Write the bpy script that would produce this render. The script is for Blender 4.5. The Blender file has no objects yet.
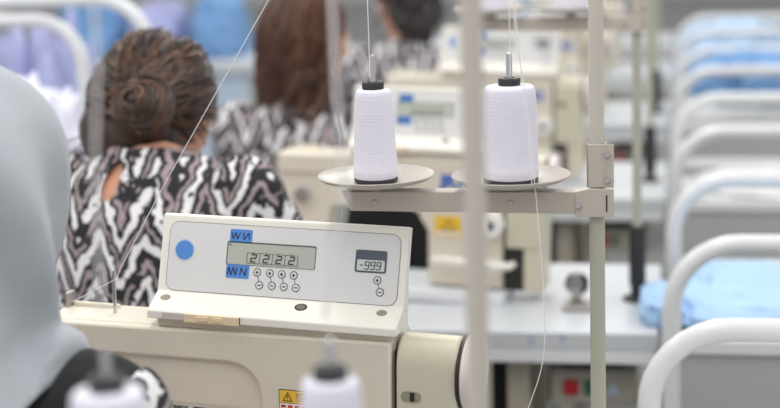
import bpy, bmesh, math, random
from mathutils import Vector, Matrix, noise, Euler
random.seed(7)
PI = math.pi
C = bpy.context.scene.collection

# ------------------------------------------------------------------ helpers
def lin(c):
    c = c / 255.0
    return c / 12.92 if c <= 0.04045 else ((c + 0.055) / 1.055) ** 2.4

def rgb(r, g, b):
    return (lin(r), lin(g), lin(b), 1)

def mat(name, col, rough=0.5, metal=0.0, bump=0.0, bscale=200.0, stretch=None, var=0.0, spec=0.5, sheen=0.0):
    m = bpy.data.materials.new(name)
    m.use_nodes = True
    nt = m.node_tree
    b = nt.nodes['Principled BSDF']
    b.inputs['Base Color'].default_value = rgb(*col)
    b.inputs['Roughness'].default_value = rough
    b.inputs['Metallic'].default_value = metal
    b.inputs['Specular IOR Level'].default_value = spec
    if sheen:
        b.inputs['Sheen Weight'].default_value = sheen
    if bump or var:
        tc = nt.nodes.new('ShaderNodeTexCoord')
        mp = nt.nodes.new('ShaderNodeMapping')
        if stretch:
            mp.inputs['Scale'].default_value = stretch
        nz = nt.nodes.new('ShaderNodeTexNoise')
        nz.inputs['Scale'].default_value = bscale
        nz.inputs['Detail'].default_value = 3
        nt.links.new(tc.outputs['Object'], mp.inputs['Vector'])
        nt.links.new(mp.outputs['Vector'], nz.inputs['Vector'])
        if bump:
            bp = nt.nodes.new('ShaderNodeBump')
            bp.inputs['Strength'].default_value = bump
            bp.inputs['Distance'].default_value = 0.002
            nt.links.new(nz.outputs['Fac'], bp.inputs['Height'])
            nt.links.new(bp.outputs['Normal'], b.inputs['Normal'])
        if var:
            mx = nt.nodes.new('ShaderNodeMix')
            mx.data_type = 'RGBA'
            c = rgb(*col)
            mx.inputs['A'].default_value = tuple(max(0, v * (1 - var)) for v in c[:3]) + (1,)
            mx.inputs['B'].default_value = tuple(min(1, v * (1 + var)) for v in c[:3]) + (1,)
            mr = nt.nodes.new('ShaderNodeMapRange')
            mr.inputs['From Min'].default_value = 0.3
            mr.inputs['From Max'].default_value = 0.7
            nt.links.new(nz.outputs['Fac'], mr.inputs['Value'])
            nt.links.new(mr.outputs['Result'], mx.inputs['Factor'])
            nt.links.new(mx.outputs['Result'], b.inputs['Base Color'])
    return m

def chevron(name, P=0.078, A=0.064, Q=0.058, off=(0, 0, 0)):
    m = bpy.data.materials.new(name)
    m.use_nodes = True
    nt = m.node_tree
    N, L = nt.nodes.new, nt.links.new
    b = nt.nodes['Principled BSDF']
    b.inputs['Roughness'].default_value = 0.85
    tc = N('ShaderNodeTexCoord')
    nz = N('ShaderNodeTexNoise'); nz.inputs['Scale'].default_value = 30; nz.inputs['Detail'].default_value = 3
    L(tc.outputs['Object'], nz.inputs['Vector'])
    sub = N('ShaderNodeVectorMath'); sub.operation = 'SUBTRACT'; sub.inputs[1].default_value = (0.5, 0.5, 0.5)
    L(nz.outputs['Color'], sub.inputs[0])
    sc = N('ShaderNodeVectorMath'); sc.operation = 'SCALE'; sc.inputs['Scale'].default_value = 0.032
    L(sub.outputs[0], sc.inputs[0])
    ad = N('ShaderNodeVectorMath'); ad.operation = 'ADD'
    L(tc.outputs['Object'], ad.inputs[0]); L(sc.outputs[0], ad.inputs[1])
    a2 = N('ShaderNodeVectorMath'); a2.operation = 'ADD'; a2.inputs[1].default_value = off
    L(ad.outputs[0], a2.inputs[0])
    sp = N('ShaderNodeSeparateXYZ'); L(a2.outputs[0], sp.inputs[0])
    def M(op, *ins):
        n = N('ShaderNodeMath'); n.operation = op
        for i, v in enumerate(ins):
            if isinstance(v, (int, float)): n.inputs[i].default_value = v
            else: L(v, n.inputs[i])
        return n.outputs[0]
    yy = M('MULTIPLY', sp.outputs['Y'], 0.55)
    zz = M('SUBTRACT', sp.outputs['Z'], M('MULTIPLY', sp.outputs['Y'], 0.6))
    tri = M('PINGPONG', sp.outputs['X'], P / 2)
    tri = M('MULTIPLY', tri, 2 * A / P)
    v = M('SUBTRACT', zz, tri)
    fr = M('FRACT', M('DIVIDE', M('ADD', v, 5.0), Q))
    cr = N('ShaderNodeValToRGB')
    L(fr, cr.inputs['Fac'])
    e = cr.color_ramp.elements
    W, K, G = rgb(226, 224, 226), rgb(34, 33, 38), rgb(158, 143, 146)
    cr.color_ramp.interpolation = 'LINEAR'
    e[0].position = 0.0; e[0].color = K
    e[1].position = 1.0; e[1].color = K
    for pos, col in ((0.07, K), (0.11, W), (0.40, W), (0.44, K), (0.60, K), (0.64, G), (0.80, G), (0.84, K)):
        q = e.new(pos); q.color = col
    # broken streaks across the zigzag
    n2 = N('ShaderNodeTexNoise'); n2.inputs['Scale'].default_value = 34; n2.inputs['Detail'].default_value = 2
    L(tc.outputs['Object'], n2.inputs['Vector'])
    th = N('ShaderNodeMapRange'); th.inputs['From Min'].default_value = 0.60; th.inputs['From Max'].default_value = 0.64
    L(n2.outputs['Fac'], th.inputs['Value'])
    mx = N('ShaderNodeMix'); mx.data_type = 'RGBA'; mx.inputs['B'].default_value = K
    L(th.outputs['Result'], mx.inputs['Factor']); L(cr.outputs['Color'], mx.inputs['A'])
    L(mx.outputs['Result'], b.inputs['Base Color'])
    return m

class MB:
    """collects geometry for one mesh object"""
    def __init__(self):
        self.v, self.f, self.mi, self.k = [], [], [], 0
        self.T = None
    def pt(self, p):
        p = Vector(p)
        if self.T is not None: p = self.T(p)
        self.v.append(p); return len(self.v) - 1
    def face(self, ids):
        self.f.append(ids); self.mi.append(self.k)
    def box(self, a, b):
        x0, y0, z0 = a; x1, y1, z1 = b
        i = [self.pt(p) for p in ((x0, y0, z0), (x1, y0, z0), (x1, y1, z0), (x0, y1, z0), (x0, y0, z1), (x1, y0, z1), (x1, y1, z1), (x0, y1, z1))]
        for q in ((3, 2, 1, 0), (4, 5, 6, 7), (0, 1, 5, 4), (1, 2, 6, 5), (2, 3, 7, 6), (3, 0, 4, 7)):
            self.face([i[k] for k in q])
        return self
    def prism(self, poly, axis, a, b):
        """poly of 2D points extruded along axis: 'y' -> (x,z), 'x' -> (y,z), 'z' -> (x,y)"""
        def P(u, w, t):
            return (u, t, w) if axis == 'y' else ((t, u, w) if axis == 'x' else (u, w, t))
        A = [self.pt(P(u, w, a)) for u, w in poly]
        B = [self.pt(P(u, w, b)) for u, w in poly]
        n = len(poly)
        self.face(A[::-1]); self.face(B)
        for i in range(n):
            j = (i + 1) % n
            self.face([A[i], A[j], B[j], B[i]])
        return self
    def tube(self, path, r, seg=10, cap=True, closed=False):
        path = [Vector(p) for p in path]
        n = len(path)
        R = r if isinstance(r, (list, tuple)) else [r] * n
        rings, up = [], None
        for i in range(n):
            if closed: d = path[(i + 1) % n] - path[i - 1]
            else: d = path[min(i + 1, n - 1)] - path[max(i - 1, 0)]
            if d.length < 1e-9: d = Vector((0, 0, 1))
            d.normalize()
            if up is None:
                up = Vector((0, 0, 1)) if abs(d.z) < 0.9 else Vector((1, 0, 0))
            s = d.cross(up)
            if s.length < 1e-6: s = d.orthogonal()
            s.normalize(); up = s.cross(d).normalized()
            rings.append([self.pt(path[i] + (s * math.cos(2 * PI * k / seg) + up * math.sin(2 * PI * k / seg)) * R[i]) for k in range(seg)])
        m = n if closed else n - 1
        for i in range(m):
            A, B = rings[i], rings[(i + 1) % n]
            for k in range(seg):
                l = (k + 1) % seg
                self.face([A[k], A[l], B[l], B[k]])
        if cap and not closed:
            self.face(rings[0][::-1]); self.face(rings[-1])
        return self
    def lathe(self, prof, c=(0, 0, 0), axis='z', seg=32, closed=False):
        c = Vector(c); rings = []
        for r, h in prof:
            ring = []
            for k in range(seg):
                a = 2 * PI * k / seg
                u, w = r * math.cos(a), r * math.sin(a)
                p = (u, w, h) if axis == 'z' else ((h, u, w) if axis == 'x' else (w, h, u))
                ring.append(self.pt(c + Vector(p)))
            rings.append(ring)
        n = len(rings)
        for i in range(n if closed else n - 1):
            A, B = rings[i], rings[(i + 1) % n]
            for k in range(seg):
                l = (k + 1) % seg
                self.face([A[k], A[l], B[l], B[k]])
        if not closed:
            if prof[0][0] > 1e-5: self.face(rings[0][::-1])
            if prof[-1][0] > 1e-5: self.face(rings[-1])
        return self
    def ell(self, c, r, seg=18, rows=10, rot=None):
        c = Vector(c); rings = []
        for i in range(rows + 1):
            t = PI * i / rows
            ring = []
            for k in range(seg):
                a = 2 * PI * k / seg
                p = Vector((r[0] * math.sin(t) * math.cos(a), r[1] * math.sin(t) * math.sin(a), -r[2] * math.cos(t)))
                if rot is not None: p = rot @ p
                ring.append(self.pt(c + p))
            rings.append(ring)
        for i in range(rows):
            for k in range(seg):
                l = (k + 1) % seg
                self.face([rings[i][k], rings[i][l], rings[i + 1][l], rings[i + 1][k]])
        return self
    def loft(self, rings, seg=20):
        """rings: (center, rx, ry) horizontal ellipses"""
        R = []
        for c, rx, ry in rings:
            R.append([self.pt((c[0] + rx * math.cos(2 * PI * k / seg), c[1] + ry * math.sin(2 * PI * k / seg), c[2])) for k in range(seg)])
        for i in range(len(R) - 1):
            for k in range(seg):
                l = (k + 1) % seg
                self.face([R[i][k], R[i][l], R[i + 1][l], R[i + 1][k]])
        self.face(R[0][::-1]); self.face(R[-1])
        return self
    def mesh(self, name, mats):
        me = bpy.data.meshes.new(name)
        bm = bmesh.new()
        vs = [bm.verts.new(v) for v in self.v]
        for ids, k in zip(self.f, self.mi):
            try:
                fc = bm.faces.new([vs[i] for i in ids]); fc.material_index = k; fc.smooth = True
            except ValueError:
                pass
        bmesh.ops.remove_doubles(bm, verts=bm.verts, dist=1e-6)
        bmesh.ops.recalc_face_normals(bm, faces=bm.faces)
        bm.to_mesh(me); bm.free()
        for m in mats: me.materials.append(m)
        me.set_sharp_from_angle(angle=math.radians(38))
        return me
    def build(self, name, mats, parent=None, bevel=0, bseg=2):
        if not isinstance(mats, (list, tuple)): mats = [mats]
        o = bpy.data.objects.new(name, self.mesh(name, mats))
        C.objects.link(o)
        if parent is not None: o.parent = parent
        if bevel:
            md = o.modifiers.new('bevel', 'BEVEL')
            md.width = bevel; md.segments = bseg; md.limit_method = 'ANGLE'; md.angle_limit = math.radians(40)
            md.harden_normals = False
        return o

def tag(o, label, cat, group=None, kind=None):
    o['label'] = label; o['category'] = cat
    if group: o['group'] = group
    if kind: o['kind'] = kind
    return o

def empty(name, loc, rot=(0, 0, 0)):
    o = bpy.data.objects.new(name, None); C.objects.link(o)
    o.empty_display_size = 0.1
    o.location = loc; o.rotation_euler = rot
    return o

def copy_tree(o, parent=None):
    c = o.copy(); C.objects.link(c)
    if parent is not None:
        c.parent = parent; c.matrix_parent_inverse = o.matrix_parent_inverse.copy()
    for ch in list(o.children): copy_tree(ch, c)
    return c

def struct(o):
    o['kind'] = 'structure'; return o

def evaluated(o):
    bpy.context.view_layer.update()
    dg = bpy.context.evaluated_depsgraph_get()
    me = bpy.data.meshes.new_from_object(o.evaluated_get(dg))
    return me

def fuse(mb, name, mats, voxel, smooth=4, parent=None, cut=None, thick=0, disp=None):
    """union of closed shapes as ONE continuous skin (voxel remesh + smoothing)"""
    o = mb.build(name + '_tmp', mats)
    r = o.modifiers.new('r', 'REMESH'); r.mode = 'VOXEL'; r.voxel_size = voxel; r.use_smooth_shade = True
    if smooth:
        s = o.modifiers.new('s', 'SMOOTH'); s.iterations = smooth; s.factor = 0.5
    me = evaluated(o)
    bpy.data.objects.remove(o)
    if cut or disp:
        bm = bmesh.new(); bm.from_mesh(me)
        if disp:
            bm.normal_update()
            new = [(v, v.co + v.normal * disp(v.co)) for v in bm.verts]
            for v, p in new: v.co = p
        if cut:
            bmesh.ops.delete(bm, geom=[f for f in bm.faces if cut(f.calc_center_median())], context='FACES')
            for _ in range(14):
                mv = []
                for v in bm.verts:
                    nb = [e.other_vert(v).co for e in v.link_edges if len(e.link_faces) == 1]
                    if len(nb) >= 2:
                        c_ = Vector((0, 0, 0))
                        for q in nb: c_ += q
                        mv.append((v, v.co.lerp(c_ / len(nb), 0.5)))
                for v, q in mv: v.co = q
        bm.to_mesh(me); bm.free()
    me.name = name
    me.polygons.foreach_set('use_smooth', [True] * len(me.polygons))
    if not me.materials:
        for m in (mats if isinstance(mats, (list, tuple)) else [mats]): me.materials.append(m)
    n = bpy.data.objects.new(name, me); C.objects.link(n)
    if parent is not None: n.parent = parent
    if thick:
        sd = n.modifiers.new('thick', 'SOLIDIFY'); sd.thickness = thick; sd.offset = -1
    return n

def text_polys(body, size, T, name, m, parent, depth=0.0004, align='CENTER', shear=0.0, bold=0.0):
    cu = bpy.data.curves.new('t', 'FONT'); cu.body = body; cu.size = size; cu.align_x = align; cu.align_y = 'CENTER'
    cu.extrude = depth / 2; cu.shear = shear; cu.offset = bold; cu.resolution_u = 3
    o = bpy.data.objects.new('t', cu); C.objects.link(o)
    me = evaluated(o); bpy.data.objects.remove(o)
    for v in me.vertices: v.co = T(v.co)
    me.materials.clear(); me.materials.append(m)
    r = bpy.data.objects.new(name, me); me.name = name; C.objects.link(r); r.parent = parent
    return r

def rrect(x0, x1, y0, y1, r, n=5):
    out = []
    for cx, cy, a0 in ((x1 - r, y1 - r, 0), (x0 + r, y1 - r, 90), (x0 + r, y0 + r, 180), (x1 - r, y0 + r, 270)):
        for k in range(n + 1):
            a = math.radians(a0 + 90 * k / n)
            out.append((cx + r * math.cos(a), cy + r * math.sin(a)))
    return out

def disc(cx, cy, r, n=24, sy=1):
    return [(cx + r * math.cos(2 * PI * k / n), cy + sy * r * math.sin(2 * PI * k / n)) for k in range(n)]

# ------------------------------------------------------------------ materials
M_ = {}
M_['cream'] = mat('cream_machine_paint', (221, 214, 198), 0.32, bump=0.22, bscale=260)
M_['collar'] = mat('collar_paint', (206, 199, 178), 0.35)
M_['panel'] = mat('panel_plastic', (240, 237, 228), 0.4)
M_['plate'] = mat('face_plate_film', (222, 222, 222), 0.45)
M_['line'] = mat('printed_grey_line', (110, 110, 112), 0.5)
M_['ink'] = mat('printed_dark_ink', (52, 54, 62), 0.5)
M_['blue'] = mat('blue_print', (82, 140, 214), 0.5)
M_['blueink'] = mat('strong_blue_ink', (16, 96, 190), 0.5)
M_['bluering'] = mat('pale_blue_print', (176, 196, 226), 0.5)
M_['navy'] = mat('navy_print', (38, 56, 104), 0.5)
M_['lcd'] = mat('lcd_glass', (182, 188, 178), 0.25)
M_['lcdframe_shade'] = mat('lcd_frame_and_shade', (92, 98, 100), 0.4)
M_['lcd2'] = mat('small_lcd_glass', (206, 212, 212), 0.25)
M_['slate'] = mat('slate_window', (84, 92, 106), 0.3)
M_['yellow'] = mat('yellow_label', (236, 192, 60), 0.5)
M_['white'] = mat('white_label', (238, 236, 232), 0.5)
M_['red'] = mat('red_print', (196, 40, 48), 0.45)
M_['beigeclip'] = mat('beige_clip', (232, 212, 178), 0.45)
M_['clipgrey'] = mat('clip_slot', (206, 196, 190), 0.5)
M_['screw'] = mat('screw_metal', (120, 114, 106), 0.35, metal=0.9)
M_['hole'] = mat('screw_hole', (150, 144, 122), 0.5)
M_['dark'] = mat('dark_gap', (38, 36, 34), 0.6)
M_['wheel'] = mat('handwheel_paint', (222, 212, 208), 0.4)
M_['steel'] = mat('bright_steel', (205, 205, 208), 0.22, metal=1.0)
M_['castmetal'] = mat('dull_cast_metal', (176, 172, 166), 0.42, metal=0.75)
M_['pole'] = mat('pole_beige_paint', (202, 195, 186), 0.42)
M_['polegreen'] = mat('pole_grey_green_paint', (176, 176, 160), 0.42)
M_['bracket'] = mat('bracket_paint', (196, 187, 176), 0.4, metal=0.15)
M_['dish'] = mat('spool_dish_plastic', (186, 179, 170), 0.35)
M_['hub'] = mat('black_plastic_hub', (42, 42, 46), 0.45)
M_['thread'] = mat('white_thread', (232, 230, 244), 0.85, bump=0.5, bscale=60, stretch=(0.4, 0.4, 18), sheen=0.2)
M_['strand'] = mat('thread_strand', (236, 234, 236), 0.8)
M_['table'] = mat('white_table_laminate', (202, 206, 211), 0.4)
M_['tableedge'] = mat('table_edge', (226, 229, 233), 0.45)
M_['legpaint'] = mat('table_leg_paint', (188, 180, 166), 0.5)
M_['black'] = mat('black_metal', (36, 36, 38), 0.5)
M_['boxbeige'] = mat('control_box_beige', (182, 176, 166), 0.5)
M_['green'] = mat('green_lamp', (50, 112, 86), 0.4)
M_['tube'] = mat('white_enamel_tube', (224, 226, 228), 0.28)
M_['greypanel'] = mat('grey_sheet_panel', (178, 179, 178), 0.55)
M_['tray'] = mat('pale_tray', (212, 214, 214), 0.5)
M_['rubber'] = mat('rubber_wheel', (64, 64, 66), 0.7)
M_['floor'] = mat('grey_painted_floor', (150, 152, 150), 0.5, var=0.12, bscale=3)
M_['wall'] = mat('white_wall', (222, 224, 226), 0.8)
M_['skin'] = mat('skin', (214, 158, 130), 0.5)
M_['hairbrown'] = mat('dark_brown_hair', (62, 44, 36), 0.42, bump=0.6, bscale=60, stretch=(1, 1, 0.15), var=0.55)
M_['hairred'] = mat('chestnut_hair', (80, 52, 42), 0.42, bump=0.6, bscale=60, stretch=(1, 1, 0.15), var=0.5)
M_['hairlight'] = mat('brown_hair_lights', (110, 76, 55), 0.4)
M_['hairblack'] = mat('near_black_hair', (48, 40, 40), 0.45, var=0.5, bscale=50)
M_['chev'] = chevron('black_white_zigzag_cloth')
M_['chev2'] = chevron('black_white_zigzag_cloth_fine', 0.085, 0.066, 0.062, (0.03, 0, 0.04))
M_['navycloth'] = mat('dark_trousers', (52, 54, 66), 0.9)
M_['scarf'] = mat('pale_grey_scarf', (174, 180, 187), 0.9, bump=0.25, bscale=900, sheen=0.15)
M_['blackcloth'] = mat('black_cloth', (35, 36, 38), 0.95, bump=0.3, bscale=800)
M_['bluecloth'] = mat('light_blue_cloth', (170, 202, 236), 0.85, var=0.06, bscale=9)
M_['bluecloth2'] = mat('mid_blue_cloth', (120, 162, 208), 0.85, var=0.14, bscale=9)
M_['lilac'] = mat('lilac_cloth', (218, 219, 236), 0.85, var=0.08, bscale=7)
M_['violet'] = mat('blue_violet_cloth', (172, 176, 216), 0.85, var=0.2, bscale=7)
M_['paleblue'] = mat('pale_blue_panel', (188, 206, 224), 0.6)
M_['eyewhite'] = mat('eye_white', (236, 234, 230), 0.3)
M_['shoe'] = mat('dark_shoe', (46, 42, 42), 0.6)
M_['seat'] = mat('brown_stool_seat', (120, 96, 76), 0.6)

# ------------------------------------------------------------------ setting
struct(MB().box((-9, -3, -0.1), (7, 21, 0)).build('floor', M_['floor']))
struct(MB().box((-9, 21, 0), (7, 21.15, 3.4)).build('wall_back', M_['wall']))

ROW = 1.3

# ------------------------------------------------------------------ sewing tables
def make_table(r):
    y0 = 1.72 + ROW * (r - 1)
    t = empty('sewing_table', (-0.70, y0, 0))
    mb = MB(); xr = 0.655 if r >= 2 else 0.63; mb.box((-0.66, 0, 0.714), (xr, 0.56, 0.75))
    mb.build('tabletop', M_['table'], t, 0.003)
    mb = MB(); mb.box((-0.655, 0.0005, 0.688), (xr - 0.005, 0.04, 0.7138))
    mb.build('front_rail', M_['tableedge'], t, 0.002)
    for sx in (-0.58, 0.36):
        for y in (0.06, 0.48):
            mb = MB(); mb.box((sx, y, 0), (sx + 0.045, y + 0.035, 0.713))
            mb.build('leg', M_['legpaint'], t, 0.004)
    for sx in (-0.575, 0.365):
        mb = MB(); mb.box((sx, 0.095, 0.12), (sx + 0.035, 0.48, 0.15))
        mb.build('foot_bar', M_['legpaint'], t, 0.003)
    mb = MB(); mb.box((-0.535, 0.475, 0.02), (0.36, 0.479, 0.690))
    mb.build('back_panel', M_['black'], t)  # added black sheet, its colour stands in for the shade under the table
    return t
tl = {0: 'white sewing table nearest the camera, below the two blurred thread cones',
      1: 'white sewing table under the large cream sewing machine in front',
      2: 'white sewing table behind the front machine, with blue cloth at its right end',
      3: 'white sewing table in the third row, seen past the light pole',
      4: 'white sewing table in the fourth row, blurred behind the pole',
      5: 'white sewing table far back in the fifth row',
      6: 'white sewing table farthest back beside the white trolleys'}
TB = {}
for r in range(0, 7):
    TB[r] = tag(make_table(r), tl[r], 'table', 'sewing tables in rows')
# faint blue marks on the second table's front rail
def on_front(px, pz, y=-0.0006):
    return lambda c: Vector((px + c.x, y - c.z, pz + c.y))
text_polys('2', 0.022, on_front(0.415, 0.732), 'blue_mark', M_['bluecloth2'], TB[2])
text_polys('7', 0.022, on_front(0.475, 0.735), 'blue_mark', M_['bluecloth2'], TB[2])

# control boxes hung under the table fronts
def make_box(r, label):
    t = empty('motor_control_box', (-0.170, 1.80 + ROW * (r - 1), 0.615))
    MB().box((-0.085, 0, -0.035), (0.085, 0.10, 0.035)).build('housing', M_['boxbeige'], t, 0.006)
    MB().box((-0.06, 0.03, 0.0352), (0.06, 0.07, 0.0985)).build('hanger', M_['black'], t)
    MB().box((-0.058, -0.008, -0.014), (-0.030, 0.0, 0.016)).build('stop_button', M_['red'], t, 0.002)
    MB().box((-0.018, -0.006, -0.014), (-0.004, 0.0, 0.016)).build('start_button', M_['green'], t, 0.002)
    mb = MB(); mb.prism([(0.024, -0.014), (0.052, -0.014), (0.038, 0.014)], 'y', -0.003, 0)
    mb.build('warning_mark', M_['paleblue'], t)
    return tag(t, label, 'control box', 'motor control boxes under the tables')
make_box(2, 'beige control box with red button under the second table')
make_box(3, 'beige control box with red button under the third table')
make_box(4, 'beige control box with red button under the fourth table')

# ------------------------------------------------------------------ sewing machine
ZT = 0.3075            # panel lip height above the table
CV, CW, LT = 0.0353, 0.0286, 0.0107
E_ = Vector((0, 0.3003, 0.9538)); N_ = Vector((0, -0.9538, 0.3003))
def fp(a, b, h=0.0):   # panel face coordinates -> machine coordinates
    return Vector((a, CV, CW + ZT)) + E_ * b + N_ * h + Vector((0, 0, 0)) 
def slab(mb, poly, h0, h1):
    """thin polygon slab standing on the panel face"""
    A = [mb.pt(fp(a, b, h0)) for a, b in poly]; B = [mb.pt(fp(a, b, h1)) for a, b in poly]
    n = len(poly)
    mb.face(A); mb.face(B[::-1])
    for i in range(n):
        j = (i + 1) % n; mb.face([A[i], A[j], B[j], B[i]])
def stroke(mb, p, q, w, h0, h1):
    p, q = Vector(p), Vector(q); d = (q - p)
    if d.length < 1e-6: return
    s = Vector((-d.y, d.x)).normalized() * w / 2
    slab(mb, [p + s, p - s, q - s, q + s], h0, h1)
SEG = {'a': ((0, 1), (1, 1)), 'b': ((1, 1), (1, .5)), 'c': ((1, .5), (1, 0)), 'd': ((0, 0), (1, 0)), 'e': ((0, .5), (0, 0)), 'f': ((0, 1), (0, .5)), 'g': ((0, .5), (1, .5))}
def seven(mb, segs, ax, bx, w, hgt, t, h0, h1, sh=0.12):
    for s in segs:
        p, q = SEG[s]
        P = lambda u: (ax + (u[0] - .5) * w + (u[1] - .5) * hgt * sh, bx + (u[1] - .5) * hgt)
        stroke(mb, P(p), P(q), t, h0, h1)

def make_machine():
    t = empty('sewing_machine', (0, 0, 0))
    z = ZT
    # body: arm, column and needle head in one casting
    def arc(cx, cy, r, a0, a1, n=6):
        return [(cx + r * math.cos(math.radians(a0 + (a1 - a0) * k / n)), cy + r * math.sin(math.radians(a0 + (a1 - a0) * k / n))) for k in range(n + 1)]
    out = [(-0.328, -0.013), (-0.328, -0.20), (-0.312, -0.215), (-0.235, -0.215), (-0.222, -0.20), (-0.215, -0.145)]
    out += arc(-0.193, -0.145, 0.022, 180, 90, 4)
    out += arc(-0.045, -0.168, 0.045, 90, 0, 6)
    out += [(0.0, -0.280), (0.163, -0.280), (0.163, -0.006)]
    mb = MB(); mb.prism([(x, w + z) for x, w in out], 'y', 0.012, 0.095)
    mb.build('body', M_['cream'], t, 0.009, 3)
    # raised front skin leaves the lower left field recessed
    skin = [(-0.326, -0.016), (-0.326, -0.055)] + [(-0.06, -0.053)] + arc(-0.06, -0.098, 0.045, 90, 0, 6)[1:] + [(-0.015, -0.135), (0.004, -0.165), (0.004, -0.277), (0.161, -0.277), (0.161, -0.009)]
    mb = MB(); mb.prism([(x, w + z) for x, w in skin], 'y', 0.005, 0.02)
    mb.build('front_cover', M_['cream'], t, 0.004, 2)
    # bed
    MB().box((-0.33, -0.03, 0.002), (0.17, 0.14, 0.0265)).build('bed', M_['tableedge'], t, 0.004)
    # end collar with cut-away and post, rounded over the top
    prof = [(0.004, -0.19), (0.004, -0.040)] + [(0.034 - 0.030 * math.cos(math.radians(a)), -0.040 + 0.038 * math.sin(math.radians(a))) for a in (15, 30, 45, 60, 75, 90, 105, 120, 140, 160, 180)] + [(0.090, -0.060), (0.090, -0.19)]
    mb = MB(); mb.prism([(y, w + z) for y, w in prof], 'x', 0.168, 0.246)
    mb.build('end_collar', M_['collar'], t, 0.003)
    MB().box((0.205, 0.006, 0.0268), (0.246, 0.088, z - 0.19)).build('collar_post', M_['collar'], t, 0.003)
    MB().box((0.163, 0.014, 0.0268), (0.2045, 0.060, z - 0.022)).lathe([(0, 0.2455), (0.0475, 0.2455), (0.0475, 0.2502), (0, 0.2502)], (0, 0.046, z - 0.052), 'x', 32).build('gap_shade_fill', M_['dark'], t)  # dark fill, its colour stands in for shade in the gaps beside the collar
    mb = MB(); mb.prism([(x, w + z) for x, w in rrect(0.1745, 0.2005, -0.0835, -0.0700, 0.0066)], 'y', 0.0028, 0.006)
    so = mb.build('slot_rim', M_['hole'], t)
    MB().box((0.1865, 0.0020, z - 0.0825), (0.1925, 0.0035, z - 0.0710)).build('slot', M_['dark'], so)
    # handwheel
    mb = MB(); mb.lathe([(0.012, 0.246), (0.012, 0.250), (0.046, 0.250), (0.049, 0.252), (0.049, 0.264), (0.045, 0.267), (0.024, 0.267), (0.020, 0.271), (0, 0.272)], (0, 0.046, z - 0.052), 'x', 36)
    mb.build('handwheel', M_['wheel'], t)
    # dial and lever on the column front
    mb = MB(); mb.lathe([(0, 0.020), (0.009, 0.020), (0.0095, 0.012)], (0.140, -0.020, z - 0.141), 'y', 24)
    mb2 = MB(); mb2.lathe([(0.026, 0.025), (0.026, 0.005), (0.023, 0.001), (0, 0.001)], (0.140, -0.020, z - 0.141), 'y', 28)
    d = mb2.build('stitch_dial', M_['white'], t)
    mb = MB(); mb.lathe([(0, -0.0005), (0.009, -0.0005), (0.009, 0.0012)], (0.140, -0.020, z - 0.141), 'y', 20)
    mb.build('dial_centre', M_['slate'], d)
    mb = MB(); mb.tube([(0.185, 0.000, z - 0.222), (0.18, -0.022, z - 0.222), (0.165, -0.028, z - 0.221), (0.035, -0.028, z - 0.216), (0.02, -0.028, z - 0.216)], [0.007, 0.008, 0.009, 0.009, 0.006], 12)
    mb.build('reverse_lever', M_['panel'], t)
    # thread post and small guides on the arm
    mb = MB(); mb.tube([(-0.2395, 0.050, z - 0.0125), (-0.2395, 0.050, z + 0.041)], 0.0026, 12)
    mb.tube([(-0.2395, 0.050, z + 0.041), (-0.2395, 0.050, z + 0.047)], 0.0018, 10)
    mb.build('thread_post', M_['steel'], t)
    MB().box((-0.3195, 0.06, z - 0.015), (-0.3135, 0.08, z + 0.008)).build('thread_guide', M_['castmetal'], t, 0.002)
    MB().box((-0.312, 0.070, z - 0.0135), (-0.245, 0.078, z - 0.007)).build('guide_strip', M_['cream'], t, 0.001)
    # needle bar, foot, face plate
    mb = MB(); mb.tube([(-0.27, 0.055, z - 0.213), (-0.27, 0.055, z - 0.255)], 0.004, 10)
    mb.tube([(-0.27, 0.055, z - 0.255), (-0.27, 0.055, z - 0.275)], 0.0012, 8)
    mb.build('needle_bar', M_['steel'], t)
    mb = MB(); mb.tube([(-0.255, 0.06, z - 0.213), (-0.255, 0.06, z - 0.268)], 0.004, 10); mb.box((-0.285, 0.035, z - 0.2795), (-0.25, 0.075, z - 0.268))
    mb.build('presser_foot', M_['steel'], t)
    mb = MB(); mb.lathe([(0.004, -0.012), (0.016, -0.012), (0.011, -0.004), (0.016, 0.004), (0.006, 0.013)], (-0.268, 0.0, z - 0.10), 'y', 20)
    mb.build('tension_disc', M_['steel'], t)
    # yellow caution label
    mb = MB(); fy = 0.0044
    mb.k = 1; mb.box((0.0105, fy, z - 0.132), (0.062, 0.0052, z - 0.0825))
    mb.k = 0; mb.box((0.0115, fy - 0.0004, z - 0.1000), (0.061, fy, z - 0.0835))
    mb.k = 2; mb.box((0.0115, fy - 0.0004, z - 0.131), (0.061, fy, z - 0.1010))
    mb.k = 1
    for i in range(3):
        a = [(0.0285, -0.0975), (0.0165, -0.0975), (0.0225, -0.0860)]
        p, q = a[i], a[(i + 1) % 3]
        mb.tube([(p[0], fy - 0.0005, z + p[1]), (q[0], fy - 0.0005, z + q[1])], 0.0006, 6)
    mb.tube([(0.0225, fy - 0.0005, z - 0.0955), (0.0225, fy - 0.0005, z - 0.0957)], 0.0008, 6)
    mb.tube([(0.0225, fy - 0.0005, z - 0.0940), (0.0225, fy - 0.0005, z - 0.0895)], 0.0006, 6)
    for k in range(4): mb.box((0.034, fy - 0.0008, z - 0.0875 - 0.003 * k), (0.058 - 0.004 * (k % 2), fy - 0.0003, z - 0.0868 - 0.003 * k))
    mb.k = 3
    for k in range(5):
        mb.box((0.0135 + 0.0095 * k, fy - 0.0008, z - 0.1065), (0.0195 + 0.0095 * k, fy - 0.0003, z - 0.1030))
    mb.k = 1
    for k in range(5):
        mb.box((0.0135, fy - 0.0008, z - 0.111 - 0.0036 * k), (0.056 - 0.005 * (k % 3), fy - 0.0003, z - 0.1100 - 0.0036 * k))
    mb.build('caution_label', [M_['yellow'], M_['ink'], M_['white'], M_['red']], t)
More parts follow.
